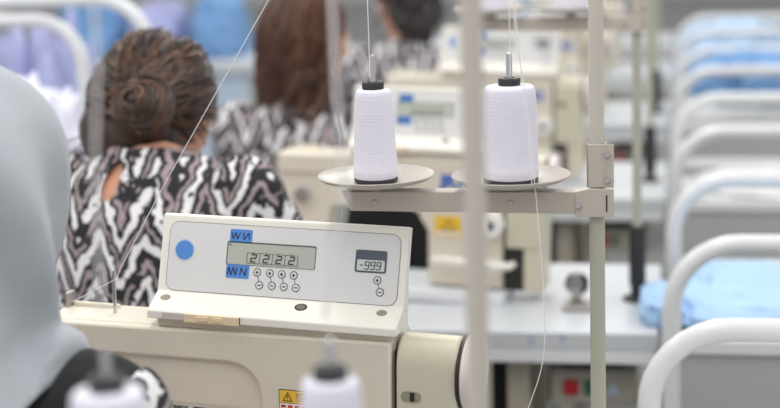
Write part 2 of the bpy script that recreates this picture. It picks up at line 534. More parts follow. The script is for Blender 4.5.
    # ---------------- control panel
    prof = [(0.0, 0.0), (0.0, LT), (0.004, LT + 0.0025), (CV, CW), (0.0656, 0.1248), (0.0685, 0.1265), (0.079, 0.1235), (0.060, 0.060), (0.055, 0.0)]
    mb = MB(); mb.prism([(y, w + z) for y, w in prof], 'x', -0.1695, 0.1695)
    pn = mb.build('control_panel', M_['panel'], t, 0.0022, 2)
    # foot blocks between the panel and the arm
    mb = MB(); mb.box((-0.160, 0.013, z - 0.0125), (0.163, 0.05, z - 0.001)); mb.build('panel_mount', M_['cream'], t)
    mb = MB()
    mb.k = 1; slab(mb, rrect(-0.1585, 0.1600, 0.0010, 0.0930, 0.013), -0.0004, 0.0004)
    mb.k = 0; slab(mb, rrect(-0.1577, 0.1592, 0.0018, 0.0922, 0.0122), 0.0001, 0.0007)
    mb.k = 1
    for (a, b), (c, d) in (((-0.0311, .0323), (-.0268, .0157)), ((-.0137, .0322), (-.0095, .0162)), ((.0028, .0319), (.0070, .0160)), ((.0193, .0317), (.0235, .0158)), ((.1320, .0328), (.1366, .0178))):
        v = Vector((c - a, d - b)); v.normalize()
        stroke(mb, Vector((a, b)) + v * 0.0052, Vector((c, d)) - v * 0.0052, 0.0009, 0.0005, 0.0011)
    mb.build('face_plate', [M_['plate'], M_['line']], pn)
    mb = MB(); mb.k = 1; slab(mb, disc(-0.1354, 0.0555, 0.0140, 32), 0.0006, 0.0011); mb.k = 0; slab(mb, disc(-0.1354, 0.0555, 0.0122, 32), 0.0007, 0.0018)
    mb.build('round_button', [M_['blue'], M_['bluering']], pn)
    for (a0, a1, b0, b1, pats) in ((-0.0730, -0.0420, 0.0690, 0.0868, 'top'), (-0.0745, -0.0425, 0.0228, 0.0425, 'low')):
        mb = MB(); slab(mb, rrect(a0, a1, b0, b1, 0.002, 3), 0.0006, 0.0012)
        lb = mb.build('stitch_label', M_['blue'], pn, 0)
        mb = MB(); bt, bb = b1 - 0.0042, b0 + 0.0048
        if pats == 'low': bt, bb = b1 - 0.0055, b0 + 0.0040
        a = a0 + 0.0022
        if pats == 'top':
            W = [(a, bt), (a + .0025, bb), (a + .0058, bt), (a + .0083, bb), (a + .0120, bt)]
            W2 = [(a + .0025, bt), (a + .0050, bb), (a + .0083, bt), (a + .0108, bb), (a + .0120, bt)]
            Nn = [(a + .0165, bt), (a + .0175, bb), (a + .0240, bt), (a + .0250, bb + .001)]
        else:
            W = [(a, bb), (a + .0015, bt), (a + .0050, bb), (a + .0075, bt), (a + .0110, bb), (a + .0130, bt)]
            W2 = [(a + .0015, bt), (a + .0035, bb), (a + .0065, bt), (a + .0095, bb), (a + .0130, bt)]
            Nn = [(a + .0175, bb), (a + .0185, bt), (a + .0250, bb), (a + .0260, bt)]
        for P in (W, Nn):
            for i in range(len(P) - 1): stroke(mb, P[i], P[i + 1], 0.0016, 0.0012, 0.0016)
        mb.build('zigzag_print', M_['navy'], pn)
    # main display
    mb = MB(); mb.k = 1; slab(mb, rrect(-0.0757, 0.0472, 0.0405, 0.0710, 0.002, 3), 0.0005, 0.0012)  # dark frame, widened at top and left to paint the bezel's shadow
    mb.k = 0; slab(mb, rrect(-0.0740, 0.0463, 0.0410, 0.0688, 0.0018, 3), 0.0012, 0.0015)
    mb.build('display', [M_['lcd'], M_['lcdframe_shade']], pn)
    mb = MB(); h0, h1 = 0.0015, 0.0018
    xs = (-0.0468, -0.0292, -0.0117, 0.0058, 0.0234)
    for x in xs: stroke(mb, (x, 0.0565), (x, 0.0435), 0.0006, h0, h1)
    stroke(mb, (xs[0], 0.0435), (xs[-1], 0.0435), 0.0006, h0, h1)
    for i in range(4):
        c = (xs[i] + xs[i + 1]) / 2
        stroke(mb, (xs[i], 0.0568), (c - 0.0022, 0.0568), 0.0005, h0, h1); stroke(mb, (c + 0.0022, 0.0568), (xs[i + 1], 0.0568), 0.0005, h0, h1)
        seven(mb, 'abged', c + 0.0003, 0.0502, 0.0066, 0.0094, 0.0016, h0, h1)
    slab(mb, [(-0.0725, 0.0672), (-0.0695, 0.0672), (-0.0725, 0.0645)], h0, h1)
    mb.build('digits', M_['ink'], pn)
    for i, s in enumerate('ABCD'):
        c = (xs[i] + xs[i + 1]) / 2
        text_polys(s, 0.0042, (lambda q, c=c: fp(c + q.x, 0.0568 + q.y, 0.0017 + q.z)), 'letter', M_['ink'], pn)
    # small display
    mb = MB(); mb.k = 1; slab(mb, rrect(0.1008, 0.1425, 0.0418, 0.0705, 0.0028, 4), 0.0005, 0.0014)
    mb.k = 0; slab(mb, rrect(0.1035, 0.1402, 0.0440, 0.0580, 0.0015, 3), 0.0014, 0.0017)
    sd = mb.build('small_display', [M_['lcd2'], M_['slate']], pn)
    mb = MB()
    stroke(mb, (0.1075, 0.0508), (0.1115, 0.0508), 0.0012, 0.0017, 0.0020)
    for k in range(3): seven(mb, 'abcdfg', 0.1168 + 0.0078 * k, 0.0508, 0.0052, 0.0094, 0.0012, 0.0017, 0.0020, 0.15)
    mb.build('small_digits', M_['ink'], pn)
    # plus / minus keys
    for a, b, sgn in ((-.0311, .0323, 1), (-.0137, .0322, 1), (.0028, .0319, 1), (.0193, .0317, 1), (.1320, .0328, 1), (-.0268, .0157, 0), (-.0095, .0162, 0), (.0070, .0160, 0), (.0235, .0158, 0), (.1366, .0178, 0)):
        mb = MB()
        mb.k = 1; slab(mb, disc(a, b, 0.0054, 20), 0.0006, 0.0010)
        mb.k = 0; slab(mb, disc(a, b, 0.0043, 20), 0.0008, 0.0013)
        mb.k = 1; stroke(mb, (a - .0022, b), (a + .0022, b), 0.0013, 0.0013, 0.0017)
        if sgn: stroke(mb, (a, b - .0022), (a, b + .0022), 0.0013, 0.0013, 0.0017)
        mb.build('plus_key' if sgn else 'minus_key', [M_['plate'], M_['ink']], pn)
    # screws in the base of the panel
    tn = Vector((0, CW - LT, CV)).normalized()     # tangent helper only
    def base_pt(x, y): return Vector((x, y, ZT + LT + (CW - LT) * y / CV))
    nb = Vector((0, -(CW - LT), CV)).normalized(); eb = Vector((0, CV, CW - LT)).normalized()
    for x, y, m, rx in ((-0.1525, 0.0235, 'hole', 0.0072), (0.0356, 0.0240, 'screw', 0.0085), (0.1436, 0.0245, 'hole', 0.0070)):
        mb = MB(); c = base_pt(x, y)
        for k, (s, h, mi) in enumerate(((1.0, 0.0004, 0), (0.72, 0.0007, 1))):
            if m == 'hole' and k: break
            mb.k = mi
            A = [mb.pt(c + Vector((rx * s * math.cos(q), 0, 0)) + eb * (rx * s * 0.8 * math.sin(q)) + nb * h) for q in [2 * PI * i / 20 for i in range(20)]]
            B = [mb.pt(c + Vector((rx * s * math.cos(q), 0, 0)) + eb * (rx * s * 0.8 * math.sin(q)) - nb * 0.002) for q in [2 * PI * i / 20 for i in range(20)]]
            mb.face(A); mb.face(B[::-1])
            for i in range(20): mb.face([A[i], A[(i + 1) % 20], B[(i + 1) % 20], B[i]])
        mb.build('screw' if m == 'screw' else 'screw_cover', [M_['dark'] if m == 'screw' else M_['hole'], M_['screw']], pn)
    # sliding clip at the front edge
    mb = MB(); mb.k = 0; mb.box((-0.1476, -0.0006, z + 0.0006), (-0.116, 0.004, z + 0.0098))
    mb.k = 1; mb.box((-0.116, -0.0028, z - 0.0010), (-0.040, 0.004, z + 0.0102))
    mb.box((-0.098, -0.0044, z + 0.002), (-0.082, -0.0026, z + 0.008)); mb.box((-0.076, -0.0044, z + 0.002), (-0.062, -0.0026, z + 0.008))
    mb.k = 2; mb.box((-0.040, -0.0008, z + 0.0004), (-0.0390, 0.004, z + 0.0100))
    mb.build('slide_clip', [M_['clipgrey'], M_['beigeclip'], M_['dark']], pn, 0.0006)
    return t
MPOS = {1: (-0.5272, 1.9515), 2: (-0.525, 3.255), 3: (-0.525, 4.55), 4: (-0.525, 5.85), 5: (-0.525, 7.15)}
ml = {1: 'large cream sewing machine in front with its tilted digital panel in focus',
      2: 'cream sewing machine in the second row, behind the front panel',
      3: 'cream sewing machine in the third row, panel cut by the light pole',
      4: 'cream sewing machine in the fourth row, its column behind the blurred cones',
      5: 'cream sewing machine farthest back, only its right end showing'}
m1 = make_machine()
MACH = {}
for r in MPOS:
    o = m1 if r == 1 else copy_tree(m1)
    o.location = (MPOS[r][0], MPOS[r][1], 0.7505)
    o.rotation_euler = (0, 0.0276, -0.1153)
    if r > 1:
        for ch in list(o.children):
            if ch.name.startswith('caution_label'): bpy.data.objects.remove(ch)
        mb = MB(); mb.k = 0; mb.box((0.018, 0.0038, ZT - 0.173), (0.076, 0.0052, ZT - 0.130)); mb.k = 1
        for i in range(3):
            a_ = [(0.062, -0.160), (0.034, -0.160), (0.048, -0.137)]; p_, q_ = a_[i], a_[(i + 1) % 3]
            mb.tube([(p_[0], 0.0036, ZT + p_[1]), (q_[0], 0.0036, ZT + q_[1])], 0.0012, 6)
        mb.k = 2; mb.box((0.022, 0.0034, ZT - 0.170), (0.072, 0.0039, ZT - 0.163))
        mb.build('caution_label', [M_['yellow'], M_['ink'], M_['white']], o)
        text_polys('JUKI', 0.034, (lambda q: Vector((0.083 + q.x * 1.65, 0.0040 - q.z, ZT - 0.058 + q.y))), 'maker_lettering', M_['blueink'], o, 0.001, bold=0.0016)
    MACH[r] = tag(o, ml[r], 'sewing machine', 'sewing machines in rows')

# ------------------------------------------------------------------ thread stands
def make_stand(loc, rotz, zbar, ztop, d1, d2, pins=(0.1845, 0.1845)):
    """loc = foot of the pole on its table; bar runs towards -x; d1,d2 = distances of the dishes"""
    t = empty('thread_stand', loc, (0, 0, rotz))
    r = 0.0096; z0 = 0.001
    zb = zbar - loc[2]; zt = ztop - loc[2]
    mb = MB(); mb.tube([(0, 0, z0), (0, 0, zb - 0.004)], r, 20); mb.build('lower_pole', M_['polegreen'], t)
    mb = MB(); mb.tube([(0, 0, zb - 0.0035), (0, 0, zt)], r - 0.0004, 20); mb.build('upper_pole', M_['pole'], t)
    mb = MB(); mb.lathe([(0.030, 0), (0.030, 0.006), (0.014, 0.012), (0.0135, 0.03), (0.0098, 0.03)], (0, 0, 0), 'z', 24); mb.build('foot', M_['black'], t)
    L = d2 + 0.042
    # channel bar: top flange and front web, chamfered free end
    mb = MB()
    mb.prism([(-L, zb + 0.0120), (-L + 0.010, zb - 0.0125), (-0.004, zb - 0.0155), (-0.004, zb + 0.0120)], 'y', -0.0140, -0.0122)
    mb.prism([(-L, -0.0122), (-L + 0.004, 0.0140), (-0.012, 0.0140), (-0.012, -0.0122)], 'z', zb + 0.0100, zb + 0.0120)
    mb.prism([(-L, zb + 0.0100), (-L + 0.010, zb - 0.0125), (-0.012, zb - 0.0125), (-0.012, zb + 0.0100)], 'y', 0.0122, 0.0140)
    mb.build('bar', M_['bracket'], t, 0.0006)
    # clamp around the pole
    mb = MB()
    mb.prism([(-0.026, zb - 0.0190), (0.0215, zb - 0.0190), (0.0215, zb + 0.0170), (-0.010, zb + 0.0170), (-0.026, zb + 0.0125)], 'y', -0.0160, -0.0142)
    mb.prism([(-0.010, zb + 0.0175), (0.0215, zb + 0.0175), (0.0215, zb + 0.0720), (-0.010, zb + 0.0720)], 'y', -0.0125, -0.0108)
    mb.box((-0.012, -0.0108, zb + 0.0175), (-0.0102, 0.012, zb + 0.0720))
    mb.box((0.0102, -0.0142, zb - 0.019), (0.0120, 0.012, zb + 0.0725))
    cl = mb.build('clamp', M_['bracket'], t, 0.0008)
    mb = MB(); mb.box((0.0118, -0.0165, zb - 0.012), (0.0136, -0.0150, zb + 0.009)); mb.build('clamp_slot', M_['dark'], cl)
    for x, dz, y in ((0.0135, 0.059, -0.0125), (0.0135, 0.027, -0.0125), (-0.022, -0.0045, -0.0160)):
        mb = MB(); mb.lathe([(0.0045, 0), (0.0045, -0.001), (0.0036, -0.0032), (0.0014, -0.0036), (0, -0.0030)], (x, y, zb + dz), 'y', 18); mb.build('screw', M_['steel'], cl)
    for d, pl in zip((d1, d2), pins):
        mb = MB(); mb.lathe([(0.0040, 0), (0.0040, -0.0008), (0.0028, -0.0022), (0, -0.0022)], (-d, -0.0140, zb - 0.0012), 'y', 16); mb.build('bar_screw', M_['bracket'], t)
        mb = MB(); mb.lathe([(0.0105, zb + 0.0125), (0.0105, zb + 0.0185), (0.022, zb + 0.0195), (0.050, zb + 0.0215), (0.068, zb + 0.0265), (0.0735, zb + 0.0305), (0.0748, zb + 0.0320), (0.0740, zb + 0.0328),
                                   (0.0675, zb + 0.0290), (0.050, zb + 0.0242), (0.022, zb + 0.0222), (0.0, zb + 0.0222)], (-d, 0, 0), 'z', 48)
        ds = mb.build('spool_dish', M_['dish'], t)
        mb = MB(); mb.lathe([(0.0036, zb + 0.0222), (0.0036, zb + pl - 0.0038), (0.0030, zb + pl - 0.0008), (0, zb + pl)], (-d, 0, 0), 'z', 14); mb.build('spool_pin', M_['steel'], ds)
    # guide arm with eyelets at the top of the pole
    mb = MB(); mb.tube([(0, 0, zt - 0.02), (-L + 0.02, 0, zt - 0.02)], 0.005, 10)
    for d in (d1, d2):
        mb.tube([(-d + 0.010 * math.cos(q), 0.010 * math.sin(q) - 0.014, zt - 0.02) for q in [2 * PI * i / 12 for i in range(12)]], 0.0018, 6, closed=True)
    mb.build('guide_arm', M_['steel'], t)
    return t

def make_cone(loc, rb, rt, h, label, grp):
    """white thread cone on a black core standing on a dish; loc = foot centre"""
    t = empty('thread_cone', loc)
    mb = MB(); prof = [(rb * 0.6, 0.006), (rb - 0.002, 0.006), (rb, 0.010)]
    for k in range(1, 12):
        q = k / 12.0
        prof.append((rb + (rt + 0.002 - rb) * q, 0.010 + (h - 0.022) * q))
    prof += [(rt + 0.0015, h - 0.012), (rt + 0.0007, h - 0.005), (rt - 0.0006, h - 0.0015), (rt - 0.003, h), (0.0138, h + 0.0006), (0.0128, h - 0.004), (0.0128, 0.012)]
    mb.lathe(prof, (0, 0, 0), 'z', 40, closed=True)
    mb.build('thread_winding', M_['thread'], t)
    mb = MB(); mb.lathe([(0.0060, 0.0003), (rb - 0.0025, 0.0003), (rb - 0.0005, 0.003), (rb - 0.001, 0.0058), (0.0125, 0.0058), (0.0125, h + 0.0010), (0.0138, h + 0.0012), (0.0138, h + 0.0085), (0.0128, h + 0.0098), (0.0075, h + 0.0098), (0.0060, h + 0.006)], (0, 0, 0), 'z', 32, closed=True)
    mb.build('core', M_['hub'], t)
    return tag(t, label, 'thread cone', grp)
DZ = 0.0225
G = 'white thread cones on the stands'
# stand by the front machine (in focus)
s1 = tag(make_stand((-0.104, 2.0, 0.7505), 0, 1.2155, 1.78, 0.1065, 0.2780), 'thread stand in focus, its light pole and arm carrying two white cones', 'thread stand', 'thread stands')
make_cone((-0.104 - 0.2780, 2.0, 1.2155 + DZ), 0.0285, 0.0215, 0.1180, 'slim white thread cone on the left dish of the stand in focus', G)
make_cone((-0.104 - 0.1065, 2.0, 1.2155 + DZ), 0.0350, 0.0310, 0.1210, 'fat white thread cone on the right dish of the stand in focus', G)
# stand nearest the camera
a0 = math.radians(35)
s0 = tag(make_stand((-0.161, 1.2545, 0.7505), a0, 1.104, 1.80, 0.1290, 0.304, (0.168, 0.186)), 'thread stand nearest the camera, its pole a blurred beige stripe', 'thread stand', 'thread stands')
def s0p(d): return (-0.161 - d * math.cos(a0), 1.2545 - d * math.sin(a0))
S0R, S0L = s0p(0.1290), s0p(0.304)
make_cone((S0R[0], S0R[1], 1.104 + DZ), 0.0280, 0.0215, 0.1130, 'blurred white thread cone at the bottom edge, in front of the yellow label', G)
make_cone((S0L[0], S0L[1], 1.104 + DZ), 0.0290, 0.0260, 0.1330, 'blurred white thread cone at the bottom left, before the black sleeve', G)
# stands of the rows behind
sl = {2: 'thread stand of the second row, blurred pole with a black grip sleeve',
      3: 'thread stand of the third row, thin blurred pole beside the white trolleys',
      4: 'thread stand of the fourth row, far back'}
for r, y in ((2, 3.27), (3, 4.57), (4, 5.87)):
    st = tag(make_stand((-0.089, y, 0.7505), 0, 1.318, 1.85, 0.13, 0.29), sl[r], 'thread stand', 'thread stands')
    MB().lathe([(0.0098, 0.031), (0.017, 0.031), (0.017, 0.15), (0.014, 0.155), (0.0098, 0.155)], (0, 0, 0), 'z', 20, closed=True).build('grip_sleeve', M_['black'], st)
    nm = {2: 'second', 3: 'third', 4: 'fourth'}[r]
    make_cone((-0.089 - 0.29, y, 1.318 + DZ), 0.033, 0.028, 0.119, 'white thread cone on the left dish of the %s row stand' % nm, G)
    make_cone((-0.089 - 0.13, y, 1.318 + DZ), 0.036, 0.031, 0.121, 'white thread cone on the right dish of the %s row stand' % nm, G)

# ------------------------------------------------------------------ threads
def smooth_path(P, n=6):
    P = [Vector(p) for p in P]; out = []
    for i in range(len(P) - 1):
        a, b, c, d = P[max(i - 1, 0)], P[i], P[i + 1], P[min(i + 2, len(P) - 1)]
        for k in range(n):
            u = k / n
            out.append(0.5 * ((2 * b) + (c - a) * u + (2 * a - 5 * b + 4 * c - d) * u * u + (3 * b - a - 3 * c + d) * u ** 3))
    return out + [P[-1]]
def thread(path, r, label):
    mb = MB(); mb.tube(path, r, 6)
    return tag(mb.build('sewing_thread', M_['strand']), label, 'thread', 'white sewing threads')
def sag(p, q, n=8, s=0.0):
    p, q = Vector(p), Vector(q)
    return [p.lerp(q, i / n) + Vector((0, 0, -4 * s * (i / n) * (1 - i / n))) for i in range(n + 1)]

# ------------------------------------------------------------------ trolleys
def u_path(x0, x1, z0, z1, r, y=0, n=8):
    p = [(x0, y, z0)]
    for k in range(n + 1):
        a = PI - (PI / 2) * k / n
        p.append((x0 + r + r * math.cos(a), y, z1 - r + r * math.sin(a)))
    for k in range(n + 1):
        a = PI / 2 - (PI / 2) * k / n
        p.append((x1 - r + r * math.cos(a), y, z1 - r + r * math.sin(a)))
    p.append((x1, y, z0))
    return p
def make_trolley(loc, w, L, h, zs, label, grp):
    t = empty('fabric_trolley', loc)
    R = 0.018
    for y in (0.0, L):
        mb = MB(); mb.tube(u_path(0.018, w - 0.018, 0.09, h - R, 0.125, y), R, 16)
        fr = mb.build('end_frame', M_['tube'], t)
        mb = MB(); mb.box((0.030, y - 0.011, zs - 0.014), (w - 0.030, y + 0.011, zs + 0.014)); mb.build('cross_rail', M_['tube'], fr, 0.003)
        mb = MB(); mb.box((0.034, y - 0.003, 0.22), (w - 0.034, y + 0.003, zs - 0.0145)); mb.build('end_panel', M_['greypanel'], fr)
        for x in (0.018, w - 0.018):
            mb = MB(); mb.k = 0; mb.lathe([(0, -0.012), (0.026, -0.012), (0.030, -0.008), (0.030, 0.008), (0.026, 0.012), (0, 0.012)], (x, y, 0.0305), 'x', 20)
            mb.k = 1; mb.box((x - 0.018, y - 0.006, 0.03), (x - 0.013, y + 0.006, 0.075)); mb.box((x + 0.013, y - 0.006, 0.03), (x + 0.018, y + 0.006, 0.075)); mb.box((x - 0.018, y - 0.014, 0.075), (x + 0.018, y + 0.014, 0.0898))
            mb.build('caster', [M_['rubber'], M_['steel']], fr)
    mb = MB(); mb.box((0.030, 0.0125, zs - 0.05), (w - 0.030, L - 0.0125, zs - 0.035)); mb.build('tray', M_['tray'], t, 0.002)
    mb = MB(); mb.box((0.045, 0.0045, 0.24), (w - 0.045, L - 0.0045, 0.255)); mb.build('lower_shelf', M_['tray'], t)
    for x in (0.03, w - 0.03):
        mb = MB(); mb.tube([(x, 0.019, zs - 0.026), (x, L - 0.019, zs - 0.026)], 0.0085, 10); mb.build('side_rail', M_['tube'], t)
    return tag(t, label, 'trolley', grp)
TG = 'white tubular fabric trolleys along the aisle'
XR = -0.062
tr_l = ['white tubular trolley nearest the camera at the bottom right corner', 'white tubular trolley holding the light blue cloth at right',
        'white tubular trolley behind the one with light blue cloth', 'white tubular trolley heaped with mid blue cloth in the right aisle',
        'white tubular trolley at the far end of the right aisle']
for k in range(5):
    y = (1.785, 2.995, 4.30, 5.60, 6.90)[k]
    make_trolley((XR + (0.026 if k else -0.005), y, 0), 0.62, 0.635, 0.95, 0.735, tr_l[k], TG)

# ------------------------------------------------------------------ cloth heaps
def heap(name, loc, size, m, label, cat, grp=None, seed=0, res=40, amp=0.22, fold=5.0, flat=2.6, rot=0, zp=0.7):
    mb = MB(); bm_v = []
    o = Vector((seed * 7.3, seed * 3.1, seed))
    rows, seg = res // 2, res
    rings = []
    for i in range(rows + 1):
        t = (PI / 2) * i / rows
        ring = []
        for k in range(seg):
            a = 2 * PI * k / seg
            ca, sa = math.cos(a), math.sin(a)
            f = (abs(ca) ** flat + abs(sa) ** flat) ** (-1.0 / flat)
            rr = math.sin(t) ** 0.6
            p = Vector((ca * f * rr, sa * f * rr, math.cos(t) ** zp if t < PI / 2 - 1e-4 else 0.0))
            q = p * fold * 0.5 + o
            n1 = 1 - abs(noise.noise(q)) * 2
            n2 = noise.noise(q * 2.3)
            d = amp * (0.6 * (n1 - 0.6) + 0.5 * n2)
            s = 1 + d
            zz = p.z * (1 + d * 1.2)
            ring.append(mb.pt((p.x * s * size[0] / 2, p.y * s * size[1] / 2, max(0.0, zz) * size[2])))
        rings.append(ring)
    for i in range(rows):
        for k in range(seg):
            l = (k + 1) % seg
            mb.face([rings[i][k], rings[i + 1][k], rings[i + 1][l], rings[i][l]])
    mb.face(rings[-1])
    ob = mb.build(name, m)
    ob.data.set_sharp_from_angle(angle=PI)
    ob.location = loc; ob.rotation_euler = (0, 0, rot)
    return tag(ob, label, cat, grp)
CG = 'heaps of blue and lilac cloth'
heap('cloth_heap', (0.27, 3.31, 0.701), (0.57, 0.50, 0.080), M_['bluecloth'], 'light blue cloth heaped on the second trolley at right', 'cloth', CG, 1, 64, 0.16, 6, 6.0, 0, 0.3)
heap('cloth_heap', (-0.045, 3.165, 0.751), (0.072, 0.20, 0.048), M_['bluecloth'], 'small light blue cloth bundle on the right end of the second table', 'cloth', CG, 2, 48, 0.2, 5, 4.0, 0, 0.35)
heap('cloth_heap', (0.26, 4.63, 0.701), (0.46, 0.48, 0.06), M_['tray'], 'pale folded cloth lying on the third trolley in the right aisle', 'cloth', CG, 3, 48, 0.2, 5)
heap('cloth_heap', (0.26, 5.92, 0.701), (0.52, 0.46, 0.10), M_['tray'], 'pale folded cloth under the mid blue heap on the fourth trolley', 'cloth', CG, 14, 48, 0.06, 5, 8.0, 0, 0.2)
heap('cloth_heap', (0.26, 5.92, 0.812), (0.46, 0.42, 0.14), M_['bluecloth2'], 'mid blue cloth heaped on the fourth trolley in the right aisle', 'cloth', CG, 4, 56, 0.25, 7)
heap('cloth_heap', (0.22, 7.28, 0.701), (0.50, 0.50, 0.22), M_['bluecloth'], 'pale blue cloth heaped on the farthest trolley in the right aisle', 'cloth', CG, 5, 48, 0.25, 7)
heap('cloth_heap', (-0.66, 3.505, 0.751), (0.34, 0.11, 0.225), M_['blackcloth'], 'black cloth bundle behind the arm of the second machine', 'cloth', None, 6, 48, 0.12, 5)

# left side: tall tubular racks with lilac cloth
def make_rack(loc, label):
    t = empty('tubular_rack', loc)
    for nm, x0, x1, h, r in (('outer_frame', 0.0, 0.95, 1.352, 0.14), ('inner_frame', 0.12, 0.765, 1.302, 0.12)):
        mb = MB(); mb.tube(u_path(x0, x1, 0.001, h - 0.018, r, 0), 0.018, 16); mb.build(nm, M_['tube'], t)
    mb = MB(); mb.tube([(0.019, 0, 0.45), (0.101, 0, 0.45)], 0.012, 10); mb.build('spacer_bar', M_['tube'], t)
    mb = MB(); mb.tube([(0.784, 0, 0.45), (0.931, 0, 0.45)], 0.012, 10); mb.build('spacer_bar', M_['tube'], t)
    mb = MB(); mb.box((0.139, -0.008, 0.30), (0.746, 0.008, 0.80)); mb.build('back_panel', M_['greypanel'], t)
    for x in (0.0, 0.95):
        mb = MB(); mb.tube([(x, 0.0185, 0.08), (x, 0.32, 0.08)], 0.014, 10); mb.build('foot_bar', M_['tube'], t)
    return tag(t, label, 'rack', 'tall white tubular racks at left')
make_rack((-2.270, 3.95, 0), 'tall white tubular rack of two arched tubes at top left')
t = empty('cloth_table', (-2.0, 3.20, 0))
MB().box((-0.55, 0, 0.714), (0.62, 0.66, 0.75)).build('tabletop', M_['table'], t, 0.005)
for x in (-0.5, 0.54):
    for y in (0.04, 0.58): MB().box((x, y, 0), (x + 0.04, y + 0.04, 0.7135)).build('leg', M_['legpaint'], t)
tag(t, 'white table at far left buried under lilac cloth', 'table')
heap('cloth_heap', (-1.56, 3.50, 0.751), (0.40, 0.50, 0.42), M_['lilac'], 'big lilac white cloth heap at left behind the grey scarf', 'cloth', CG, 8, 64, 0.18, 5, 3.0, 0, 0.5)
heap('cloth_heap', (-1.60, 4.62, 0.001), (0.28, 0.42, 1.02), M_['lilac'], 'lilac cloth pile on the floor between the tall rack and the bun', 'cloth', CG, 9, 48, 0.3, 6)
heap('cloth_heap', (-2.16, 5.15, 0.001), (0.62, 0.6, 1.05), M_['violet'], 'blue violet cloth pile behind the tall white rack', 'cloth', CG, 10, 56, 0.3, 7)
# distant packing table with blue piles
t = empty('packing_table', (-2.95, 7.6, 0))
MB().box((-0.9, 0, 0.70), (0.92, 0.8, 0.75)).build('tabletop', M_['table'], t, 0.005)
MB().box((-0.86, 0.03, 0.05), (0.88, 0.05, 0.699)).build('front_panel', M_['paleblue'], t)
for x in (-0.86, 0.83):
    MB().box((x, 0.7, 0), (x + 0.05, 0.75, 0.699)).build('leg', M_['legpaint'], t); MB().box((x, 0.052, 0), (x + 0.05, 0.10, 0.699)).build('leg', M_['legpaint'], t)
tag(t, 'long white packing table with pale blue front far behind the bun', 'table')
for i, (x, w, h, mm, lb) in enumerate(((-2.30, 0.34, 0.30, 'bluecloth2', 'blue cloth pile at the right end of the far packing table'), (-2.62, 0.34, 0.26, 'violet', 'violet blue cloth pile in the middle of the far packing table'),
                                       (-2.98, 0.40, 0.34, 'bluecloth2', 'blue cloth pile at the left part of the far packing table'))):
    heap('cloth_heap', (x, 8.0, 0.751), (w * 0.78, 0.5, h), M_[mm], lb, 'cloth', CG, 20 + i, 40, 0.25, 7)

# ------------------------------------------------------------------ people
def body_shapes(mb, hc, pitch, yaw, g=0.0, full=True):
    """seated body facing +y, g inflates"""
    tor = [((0, -.03, .49), .165, .125), ((0, -.03, .58), .17, .125), ((0, -.025, .70), .145, .105), ((0, -.015, .82), .145, .105), ((0, -.005, .93), .16, .108), ((0, .005, 1.01), .165, .10), ((0, .015, 1.06), .135, .08), ((0, .022, 1.095), .07, .06)]
    mb.loft([(c, rx + g, ry + g) for c, rx, ry in tor])
    for s in (-1, 1):
        mb.tube([(s * .12, .01, 1.045), (s * .16, .015, 1.03)], [.05 + g, .055 + g], 14); mb.ell((s * .161, .015, 1.027), (.056 + g, .058 + g, .056 + g), 14, 8)
def arm(mb, s, g=0.0, upto=1.0, hand=True):
    sh, el, wr = Vector((s * .163, .015, 1.02)), Vector((s * .220, .13, .82)), Vector((s * .13, .36, .750))
    e2 = sh.lerp(el, min(1, upto))
    mb.tube([sh, sh.lerp(e2, .5), e2], [.054 + g, .048 + g, .042 + g], 14); mb.ell(e2, (.042 + g,) * 3, 12, 8)
    if upto >= 1 and hand:
        mb.tube([el, el.lerp(wr, .5), wr], [.042, .037, .026], 14)
        pm = wr + Vector((-s * .02, .075, -.008)); mb.tube([wr, wr.lerp(pm, .5), pm], [.025, .027, .024], 12); mb.ell(wr.lerp(pm, .6), (.038, .045, .017), 14, 8)
        for k, (dx, L) in enumerate(((-.027, .062), (-.009, .072), (.009, .068), (.026, .052))):
            b = pm + Vector((dx, -.012, 0)); m_ = b + Vector((dx * .25, L * .55, -.004)); e = m_ + Vector((dx * .1, L * .45, -.020))
            mb.tube([b, m_, e], [.0095, .0088, .0075], 10); mb.ell(m_, (.0088,) * 3, 8, 6); mb.ell(e, (.0075,) * 3, 8, 6)
        b = wr + Vector((-s * .022, .025, -.004)); m_ = b + Vector((-s * .028, .028, -.006)); e = m_ + Vector((-s * .008, .028, -.010))
        mb.tube([b, m_, e], [.012, .011, .008], 10); mb.ell(m_, (.011,) * 3, 8, 6); mb.ell(e, (.008,) * 3, 8, 6)
def legs(mb, g=0.0, foot=True):
    for s in (-1, 1):
        mb.tube([(s * .085, -.03, .555), (s * .10, .18, .555), (s * .11, .38, .545)], [.084 + g, .076 + g, .06 + g], 14); mb.ell((s * .11, .385, .54), (.06 + g,) * 3, 12, 8)
        mb.tube([(s * .11, .39, .53), (s * .11, .39, .34), (s * .11, .36, .10)], [.055 + g, .055 + g, .036 + g], 14)
        if foot:
            mb.tube([(s * .11, .34, .05), (s * .115, .44, .045), (s * .12, .54, .032)], [.036, .036, .026], 12); mb.ell((s * .11, .36, .07), (.036, .04, .04), 10, 8)
def head_shapes(mb, hc, R):
    hc = Vector(hc)
    P = lambda x, y, z: hc + R @ Vector((x, y, z))
    mb.ell(hc, (.074, .092, .108), 22, 14, R)
    mb.ell(P(0, .030, -.055), (.056, .058, .062), 16, 10, R)          # jaw
    mb.ell(P(0, .078, -.098), (.020, .016, .014), 10, 8, R)           # chin
    mb.tube([P(0, .088, .012), P(0, .104, -.020), P(0, .108, -.032)], [.009, .011, .013], 10)   # nose
    mb.ell(P(0, .090, -.060), (.022, .010, .006), 10, 6, R); mb.ell(P(0, .089, -.070), (.019, .010, .006), 10, 6, R)   # lips
    for s in (-1, 1):
        mb.ell(P(s * .030, .083, .022), (.020, .010, .006), 10, 6, R)  # brow
        mb.ell(P(s * .077, -.004, -.015), (.008, .017, .030), 10, 8, R)  # ear
